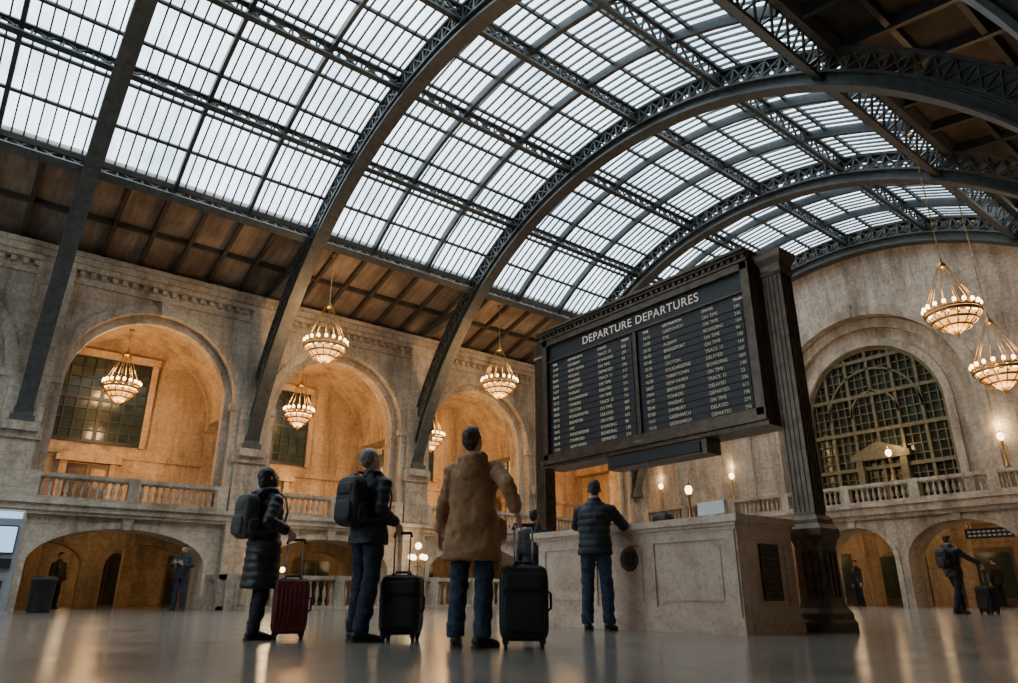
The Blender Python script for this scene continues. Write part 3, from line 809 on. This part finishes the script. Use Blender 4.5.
# ------------------------------------------------------------------ suitcase
def suitcase(x,y,rot,w=.40,d=.25,h=.56,mat=M_case,hard=False,grip=1.02):
    mb=MB(); zb=.06
    mb.ball((0,0,zb+h/2),(w/2,d/2,h/2),0,36,22,.22)
    if hard:
        for k in range(7):
            xx=-w*.38+k*w*.76/6
            mb.tube([(xx,d/2+.002,zb+.07),(xx,d/2+.006,zb+h/2),(xx,d/2+.002,zb+h-.07)],.009,6,0)
            mb.tube([(xx,-d/2-.002,zb+.07),(xx,-d/2-.006,zb+h/2),(xx,-d/2-.002,zb+h-.07)],.009,6,0)
    else:
        for s in (-1,1):
            mb.ball((0,s*d/2,zb+h*.36),(w*.42,.035,h*.26),0,24,12,.3)
            mb.ball((0,s*d/2,zb+h*.78),(w*.40,.025,h*.12),0,24,12,.3)
            mb.beam((-w*.38,s*(d/2+.03),zb+h*.60),(w*.38,s*(d/2+.03),zb+h*.60),.008,.012,mat=1)
    for yy in (-d*.36,d*.36):
        a,b_=w/2*.99,h/2*.99; pts=[]
        for i in range(41):
            t=2*pi*i/40; sp_=lambda v:(abs(v)**.28)*(1 if v>=0 else -1)
            pts.append((a*sp_(cos(t)),yy,zb+h/2+b_*sp_(sin(t))))
        mb.tube(pts,.009,6,1,cap=False)
    for sx in (-1,1):
        for sy in (-1,1):
            mb.box(sx*w*.38-.025,sx*w*.38+.025,sy*d*.34-.025,sy*d*.34+.025,.035,zb+.03,1)
            mb.cyl((sx*w*.38-.014,sy*d*.34,.027),(sx*w*.38+.014,sy*d*.34,.027),.027,12,1)
    mb.tube([(-.08,0,zb+h-.005),(-.07,0,zb+h+.03),(.07,0,zb+h+.03),(.08,0,zb+h-.005)],.012,8,1)
    mb.tube([(w/2-.004,-.0,zb+h*.38),(w/2+.03,0,zb+h*.42),(w/2+.03,0,zb+h*.62),(w/2-.004,0,zb+h*.66)],.011,8,1)
    for sx in (-1,1):
        mb.cyl((sx*.075,-d*.3,zb+h-.03),(sx*.075,-d*.3,grip-.02),.008,8,2)
        mb.box(sx*.075-.016,sx*.075+.016,-d*.3-.014,-d*.3+.014,zb+h-.02,zb+h+.015,1)
    mb.tube([(-.085,-d*.3,grip-.04),(-.08,-d*.3,grip),(.08,-d*.3,grip),(.085,-d*.3,grip-.04)],.015,8,1)
    mb.obj('suitcase',[mat,M_rubber,M_chrome],None,(x,y,0),rot)
    M=Matrix.Translation((x,y,0))@Matrix.Rotation(rot,4,'Z')
    return M@Vector((-.05,-d*.3,grip))

# ------------------------------------------------------------------ people
def interp(tab,z):
    tab=sorted(tab)
    if z<=tab[0][0]: return tab[0][1:]
    for a,b_ in zip(tab[:-1],tab[1:]):
        if z<=b_[0]:
            t=(z-a[0])/(b_[0]-a[0])
            return tuple(a[i]+(b_[i]-a[i])*t for i in range(1,len(a)))
    return tab[-1][1:]
def ik(S,W,l1,l2,pole):
    S=Vector(S);W=Vector(W);D=W-S;L=min(D.length,(l1+l2)*.995);d=D.normalized()
    W=S+d*L
    a=(l1*l1-l2*l2+L*L)/(2*L);h=sqrt(max(0,l1*l1-a*a))
    p=Vector(pole);p=(p-d*p.dot(d)).normalized()
    return S+d*a+p*h,W
def build_hand(mb,W,d,n,side,curl=(55,70,45),sc=1.0):
    d=Vector(d).normalized();n=Vector(n);n=(n-d*n.dot(d)).normalized();t=d.cross(n)
    if t.dot(Vector(side))<0: t=-t
    W=Vector(W)
    def P(a,b_,c): return W+(d*a+t*b_+n*c)*sc
    mb.tube([P(-.03,0,0),P(.0,0,0),P(.03,.002,0),P(.06,.003,.002),P(.088,.002,.004),P(.095,.002,.006)],
            [(.022*sc,.027*sc),(.020*sc,.028*sc),(.019*sc,.036*sc),(.017*sc,.041*sc),(.014*sc,.040*sc),(.009*sc,.036*sc)],12,0,ref=tuple(n))
    for k,(off,L) in enumerate(((.030,.072),(.010,.080),(-.011,.074),(-.031,.058))):
        p=Vector((.085,off,.003)); ang=0; pts=[P(*p)]
        for sg,(f,cu) in enumerate(zip((.45,.30,.25),curl)):
            ang+=radians(cu)
            for q in (1,2):
                p=p+Vector((cos(ang)*L*f/2,0,sin(ang)*L*f/2)); pts.append(P(*p))
        rr=[.0095,.0095,.0092,.009,.0085,.008,.0065]
        mb.tube(pts,[r_*sc for r_ in rr],8,0,ref=tuple(t))
    mb.tube([P(.015,.026,.004),P(.035,.046,.014),P(.055,.054,.028),P(.075,.050,.040),P(.09,.042,.046)],[.013*sc,.013*sc,.011*sc,.0095*sc,.007*sc],8,0)

def person(name,xy,az,H,jacket,jmat,tmat,hmat,smat=M_shoe,hem=.86,flare=.0,puffer=False,thick=.0,hood=False,pack=None,
           feet=((-.12,.0),(.12,.03)),hands=None,head=(18,0),hair='short',lean=0.0,detail=1.0,female=False,toe=(8,-8),knee=.035):
    s=H/1.8; rz=radians(az-90)
    E=empty(name,(xy[0],xy[1],0),rz,s)
    Minv=(Matrix.Translation((xy[0],xy[1],0))@Matrix.Rotation(rz,4,'Z')@Matrix.Scale(s,4)).inverted()
    shw=.165 if female else .185
    ly=lambda z: lean*max(0,(z-.95))/.6
    vox=.012/detail
    mb=MB()
    mb.ball((0,-.005,.95),(.165,.125,.14),0,20,12)
    for (fx,fy),sd in zip(feet,(-1,1)):
        hip=Vector((sd*.088,0,.93)); an=Vector((fx,fy-.03,.08)); kn=(hip+an)/2+Vector((sd*.008,knee,.03))
        pts=[];rd=[]
        prof=[(0,.098),(.2,.096),(.5,.088),(.8,.080),(1,.078),(1.15,.080),(1.5,.075),(1.75,.072),(2,.078)]
        nn=44
        for i in range(nn+1):
            t=2*i/nn
            base=hip.lerp(kn,t) if t<=1 else kn.lerp(an,t-1)
            r_=interp(prof,t)[0]
            wr=.0022*sin(i*2.1+sd)+.003*sin(i*1.27)*(1 if t>1.55 or .85<t<1.15 else .35)
            if t>1.7: wr+=.004*sin(i*2.4)
            pts.append(base+Vector((.004*sin(i*.9+sd),.004*cos(i*.7),0))); rd.append(r_+wr)
        if female: rd=[r_*.84 for r_ in rd]
        mb.tube(pts,rd,16,0)
    mb.obj('trousers',[tmat],E,mods=(vox*.85,1),disp=(FOLD,.020))
    mb=MB()
    for (fx,fy),tt in zip(feet,toe):
        st=len(mb.v)
        mb.tube([(0,-.10,.04),(0,-.085,.05),(0,-.03,.055),(0,.04,.048),(0,.10,.038),(0,.15,.032),(0,.185,.026)],
                [(.02,.028),(.038,.042),(.044,.046),(.038,.045),(.030,.048),(.024,.044),(.012,.026)],14,0,ref=(0,0,1))
        mb.tube([(0,-.04,.05),(0,-.045,.10),(0,-.045,.15)],[.045,.042,.043],12,0)
        ys=[(-.112,.022),(-.09,.040),(-.03,.040),(.04,.042),(.10,.050),(.15,.045),(.19,.022)]
        vs=[];fs=[]
        for y_,w_ in ys: vs+=[(-w_,y_,0),(w_,y_,0),(w_,y_,.022),(-w_,y_,.022)]
        for i in range(len(ys)-1):
            o=i*4
            for a,b_ in ((0,1),(1,2),(2,3),(3,0)): fs.append((o+a,o+b_,o+4+b_,o+4+a))
        fs.append((3,2,1,0)); o=(len(ys)-1)*4; fs.append((o,o+1,o+2,o+3))
        mb.add(vs,fs,1)
        mb.xform(Matrix.Translation((fx,fy,0))@Matrix.Rotation(radians(tt),4,'Z'),st)
    mb.obj('shoes',[smat,M_sole],E)
    th=thick
    tab=[(hem,.178+th+flare,.135+th+flare*.8),(max(hem+.02,.97),.172+th+flare*.55,.130+th+flare*.4),(1.10,.160+th+flare*.2,.118+th),(1.28,.180+th,.128+th),(1.38,.188+th*.7,.120+th*.6),(1.45,.160+th*.4,.100+th*.4),(1.49,.115+th*.3,.085+th*.3),(1.52,.082+th*.3,.078+th*.2),(1.57,.070+th*.3,.072+th*.2)]
    if female: tab=[(a,b_*.9,c_*.95) for a,b_,c_ in tab]
    mb=MB(); vs=[];fs=[];n=36;z=hem;rows=0
    while z<=1.571:
        rx,ry=interp(tab,z)
        if puffer and z<1.5:
            k=abs(sin(pi*(z-hem)/.085))**.6; rx+=.016*k-.006; ry+=.016*k-.006
        for j in range(n):
            t=2*pi*j/n; e=.88
            cx=abs(cos(t))**e*(1 if cos(t)>=0 else -1); cy=abs(sin(t))**e*(1 if sin(t)>=0 else -1)
            wob=1+.022*sin(3*t+z*14)+.014*sin(5*t-z*23)+(0 if puffer else .013*sin(z*55+2*sin(2*t))+.012*sin(7*t+z*9)*(1.6 if z<1.0 else .6))
            vs.append((rx*cx*wob,ry*cy*wob+ly(z)-.01,z))
        rows+=1; z+=.0125
    for i in range(rows-1):
        for j in range(n):
            j2=(j+1)%n; fs.append((i*n+j,i*n+j2,(i+1)*n+j2,(i+1)*n+j))
    fs.append(tuple(range(n-1,-1,-1)));fs.append(tuple((rows-1)*n+j for j in range(n)))
    mb.add(vs,fs,0,True)
    arms=[]
    for sd,hd in zip((-1,1),hands or (None,None)):
        S=Vector((sd*shw,ly(1.43)-.005,1.425))
        if hd is None: hd={'local':(sd*.28,.06,.86)}
        if 'world' in hd: G=Minv@Vector(hd['world'])
        else: G=Vector(hd['local'])
        d=Vector(hd.get('dir',(0,.15,-1))).normalized()
        nrm=Vector(hd.get('palm',(-sd,0,0)))
        wr=G-d*(.085 if hd.get('grip') else .0)-(nrm.normalized()*.025 if hd.get('grip') else Vector((0,0,0)))
        El,Wr=ik(S,wr,.30,.27,hd.get('pole',(sd*.25,-1,-.6)))
        arms.append((Wr,d,nrm,sd,hd))
        pts=[];rd=[]
        for i in range(13):
            t=i/12; pts.append(S.lerp(El,t)); rd.append(.068+th*.4-.012*t)
        for i in range(1,12):
            t=i/12; pts.append(El.lerp(Wr,t*.97)); rd.append(.056+th*.4-.012*t)
        if puffer:
            rd=[r_+.010*abs(sin(pi*i/3.2))-.004 for i,r_ in enumerate(rd)]
        else:
            rd=[r_+.005*sin(i*1.9) for i,r_ in enumerate(rd)]
        mb.ball(S+Vector((-sd*.02,0,-.012)),(.078+th*.3,.074+th*.3,.068),0)
        mb.tube(pts,rd,14,0)
    if hood:
        mb.ball((0,ly(1.5)-.115,1.49),(.125,.080,.062),0,18,10); mb.ball((0,ly(1.5)-.150,1.41),(.105,.055,.095),0,18,10)
        mb.ball((-.085,ly(1.5)-.03,1.525),(.042,.090,.040),0);mb.ball((.085,ly(1.5)-.03,1.525),(.042,.090,.040),0)
    if jacket=='parka':
        for sd in (-1,1): mb.ball((sd*(.17+th+flare*.5),.07,.92),(.05,.075,.09),0,16,10,.4)
    mb.obj(jacket,[jmat],E,mods=(vox,1),disp=(FOLD,.014 if puffer else .034))
    for (Wr,d,nrm,sd,hd),nm in zip(arms,('hand_left','hand_right')):
        mb=MB(); build_hand(mb,Wr,d,nrm,hd.get('thumb',(0,1,0.2)),hd.get('curl',(25,35,25)),1.05)
        mb.obj(nm,[M_skin],E,mods=(.0045,1))
    hp=Vector((0,ly(1.56)+.002,1.540)); HM=Matrix.Translation(hp)@Matrix.Rotation(radians(head[1]),4,'Z')@Matrix.Rotation(radians(head[0]),4,'X')@Matrix.Translation((0,0.012,.125))
    mb=MB()
    mb.ball((0,-.012,.030),(.076,.096,.092),0,24,16)
    mb.ball((0,.022,-.035),(.062,.072,.078),0,20,12)
    mb.ball((0,.040,-.078),(.040,.045,.036),0,16,10)
    mb.ball((0,.070,-.098),(.020,.018,.016),0)
    mb.tube([(0,.080,.020),(0,.094,.0),(0,.108,-.022),(0,.098,-.032)],[.009,.010,.014,.008],10,0)
    for sd in (-1,1):
        mb.ball((sd*.013,.094,-.026),(.009,.011,.008),0,8,6)
        mb.ball((sd*.030,.072,.022),(.026,.014,.009),0,12,8)
        mb.ball((sd*.040,.060,-.028),(.022,.02,.018),0,12,8)
        mb.ball((sd*.080,-.008,-.010),(.010,.020,.032),0,12,8)
        mb.ball((sd*.090,-.018,.0),(.008,.014,.026),0,10,8)
    mb.ball((0,.087,-.054),(.022,.010,.006),0,12,8); mb.ball((0,.084,-.064),(.020,.010,.007),0,12,8)
    mb.tube([(0,-.02,-.03),(0,-.028,-.09),(0,-.03,-.15),(0,-.035,-.20)],[(.054,.054),(.057,.057),(.062,.062),(.075,.075)],16,0)
    mb.xform(HM); mb.obj('head',[M_skin],E,mods=(.0062,2))
    mb=MB()
    for sd in (-1,1): mb.ball((sd*.030,.080,.004),(.014,.009,.007),0,10,8)
    mb.xform(HM); mb.obj('eyes',[M_eye],E)
    mb=MB()
    if hair=='short':
        mb.ball((0,-.020,.050),(.079,.094,.086),0,24,16); mb.ball((0,-.052,.012),(.073,.062,.066),0,20,12)
        mb.ball((0,-.058,-.030),(.052,.042,.045),0,16,10)
        mb.ball((0,.045,.100),(.052,.040,.028),0)
        for sd in(-1,1): mb.ball((sd*.068,.012,.028),(.012,.018,.028),0,10,8)
    elif hair=='balding':
        mb.ball((0,-.034,.036),(.080,.086,.084),0,24,16); mb.ball((0,-.056,.006),(.072,.058,.060),0,20,12)
        mb.ball((0,-.058,-.030),(.052,.042,.042),0,16,10)
        for sd in(-1,1): mb.ball((sd*.068,.008,.018),(.012,.020,.026),0,10,8)
    else:
        mb.ball((0,-.026,.046),(.088,.100,.094),0,24,16); mb.ball((0,-.06,-.03),(.085,.072,.12),0,20,12)
        mb.ball((0,-.075,-.12),(.078,.055,.09),0,20,12)
        for sd in(-1,1): mb.ball((sd*.074,-.005,-.03),(.018,.045,.10),0,12,8)
    mb.xform(HM); mb.obj('hair',[hmat],E,mods=(.0055,1),disp=(TUFT,.012))
    if pack:
        pm=pack; back=-(.132+th)-.01
        mb=MB()
        mb.ball((0,back-.085+ly(1.25),1.235),(.155,.095,.235),0,28,18,.5)
        mb.ball((0,back-.17+ly(1.2),1.14),(.115,.035,.105),0,20,12,.5)
        mb.ball((0,back-.16+ly(1.3),1.345),(.105,.028,.06),0,20,12,.5)
        for sd in(-1,1):
            mb.ball((sd*.155,back-.07,1.12),(.025,.06,.09),0,14,8,.6)
            mb.tube([(sd*.07,back-.03,1.45),(sd*.085,back+.03,1.535),(sd*.10,ly(1.5),1.535+th*.3),(sd*.115,.11+th+ly(1.4),1.44),(sd*.13,.135+th,1.30),(sd*.165,.08+th,1.16),(sd*.175+sd*th,-.04,1.08),(sd*.13,back,1.07)],[(.009,.026)]*8,8,0,ref=(0,1,.2))
            mb.tube([(sd*.06,back-.185,1.10),(sd*.06,back-.205,1.14),(sd*.06,back-.185,1.2)],.006,6,1)
        mb.tube([(-.03,back-.04,1.46),(-.02,back-.05,1.50),(.02,back-.05,1.50),(.03,back-.04,1.46)],.008,8,0)
        mb.tube([(-.11,back-.135,1.27),(0,back-.178,1.285),(.11,back-.135,1.27)],.005,6,1)
        mb.obj('backpack',[pm,M_rubber],E)
    return E

def W2(fwd,lat): return (fwd*.6205+lat*.7842, fwd*.7842-lat*.6205)
GR=(75,75,50)
# man in tan parka
p=W2(6.2,-.31); cxy=W2(6.17,.12)
g=suitcase(cxy[0],cxy[1],radians(-38),.39,.25,.57,M_case,grip=.96)
person('man_in_tan_parka',p,40,1.83,'parka',M_tan,M_jean,M_hbrown,hem=.665,flare=.050,thick=.022,hood=True,
  feet=((-.13,.02),(.10,-.02)),hands=({'local':(-.32,.06,.86),'curl':(35,45,30)},{'world':tuple(g),'grip':1,'dir':(.25,.3,-1),'palm':(-1,.2,-.1),'curl':GR,'pole':(.5,-1,-.2)}),head=(20,-12),toe=(14,-28))
# man with backpack
p=W2(7.02,-1.36); cxy=W2(7.12,-1.02)
g=suitcase(cxy[0],cxy[1],radians(-45),.37,.25,.52,M_case,grip=.97)
person('man_with_backpack',p,14,1.82,'jacket',M_nvy,M_jean2,M_hgrey,hem=.85,flare=.012,thick=.016,hood=False,pack=M_bag,
  feet=((-.14,.04),(.11,-.10)),hands=({'local':(-.25,.16,.90)},{'world':tuple(g),'grip':1,'dir':(.1,.4,-1),'palm':(-1,.1,0),'curl':GR}),head=(24,0),hair='balding',toe=(10,-20),smat=M_shoeb)
# woman
p=W2(7.3,-2.45); cxy=W2(7.30,-2.13)
g=suitcase(cxy[0],cxy[1],radians(-25),.32,.23,.49,M_casered,True,grip=.92)
person('woman_in_puffer_coat',p,8,1.66,'puffer_coat',M_puf,M_trou,M_hblack,M_shoeb,hem=.50,flare=.035,thick=.024,puffer=True,hood=True,pack=M_bag2,
  feet=((-.10,.05),(.10,-.05)),hands=({'local':(-.22,.20,.98)},{'world':tuple(g),'grip':1,'dir':(.1,.4,-1),'palm':(-1,.1,0),'curl':GR}),head=(20,-5),hair='long',female=True)
# man leaning on counter
person('man_in_puffer_jacket',(6.50,6.48),30,1.82,'puffer_jacket',M_nvy,M_jean,M_hbrown,M_shoe,hem=.86,flare=.01,thick=.024,puffer=True,
  feet=((-.12,.0),(.13,.06)),hands=({'local':(-.10,.42,1.29),'dir':(.8,.5,0),'palm':(0,0,-1),'pole':(-1,-.6,-.4),'curl':(10,15,10)},{'local':(.22,.44,1.29),'dir':(-.8,.5,0),'palm':(0,0,-1),'pole':(1,-.8,-1),'curl':(10,15,10)}),head=(10,18),lean=.06)
p=W2(11.6,.40)
person('traveller_with_backpack',p,40,1.72,'jacket',M_nvy,M_trou,M_hblack,M_shoeb,hem=.85,thick=.02,pack=M_bag,head=(5,0),detail=.8)
p=W2(20.2,-8.95)
E=person('man_with_phone',p,230,1.76,'jacket',M_nvy,M_jean2,M_hblack,M_shoe,hem=.84,thick=.02,
  hands=({'local':(-.10,.30,1.22),'dir':(.5,.6,.5),'palm':(.3,-.6,.6),'pole':(-1,-.2,-.8),'curl':(20,30,20)},{'local':(.10,.30,1.24),'dir':(-.5,.6,.5),'palm':(-.3,-.6,.6),'pole':(1,-.2,-.8),'curl':(20,30,20)}),head=(-22,0),detail=.8)
mb=MB(); mb.ball((0,0,0),(.038,.006,.075),0,16,8,.3); mb.box(-.034,.034,-.0075,-.006,-.065,.065,1)
o=mb.obj('phone',[M_black,M_phone],E,(0,.36,1.30)); o.rotation_euler=(radians(-40),0,0)
p=W2(17.2,10.38); cxy=W2(16.85,10.80)
g=suitcase(cxy[0],cxy[1],radians(60),.38,.25,.54,M_case,grip=.93)
person('man_walking',p,-20,1.77,'jacket',M_puf,M_trou,M_hblack,M_shoeb,hem=.82,thick=.022,pack=M_bag,
  feet=((-.10,.22),(.10,-.24)),hands=({'local':(-.27,.10,.88)},{'world':tuple(g),'grip':1,'dir':(.1,.2,-1),'palm':(-1,.1,0),'curl':GR}),head=(2,0),detail=.8,knee=.06)
for (x,y,az,mt) in ((28.6,14.2,150,M_puf),(31.0,10.2,60,M_puf),(3.3,27.4,300,M_puf)):
    person('distant_traveller',(x,y),az,1.72,'jacket',mt,M_trou,M_hblack,M_shoeb,hem=.8,thick=.025,detail=.6,head=(0,10))

# ------------------------------------------------------------------ camera
cam=bpy.data.cameras.new('camera'); co=bpy.data.objects.new('camera',cam); COL.objects.link(co)
co.location=(0,0,.40); co.rotation_euler=(radians(90+19.94),0,radians(51.65-90))
cam.sensor_width=36; cam.lens=36*700/1018; cam.clip_end=300; cam.clip_start=.05
SC.camera=co
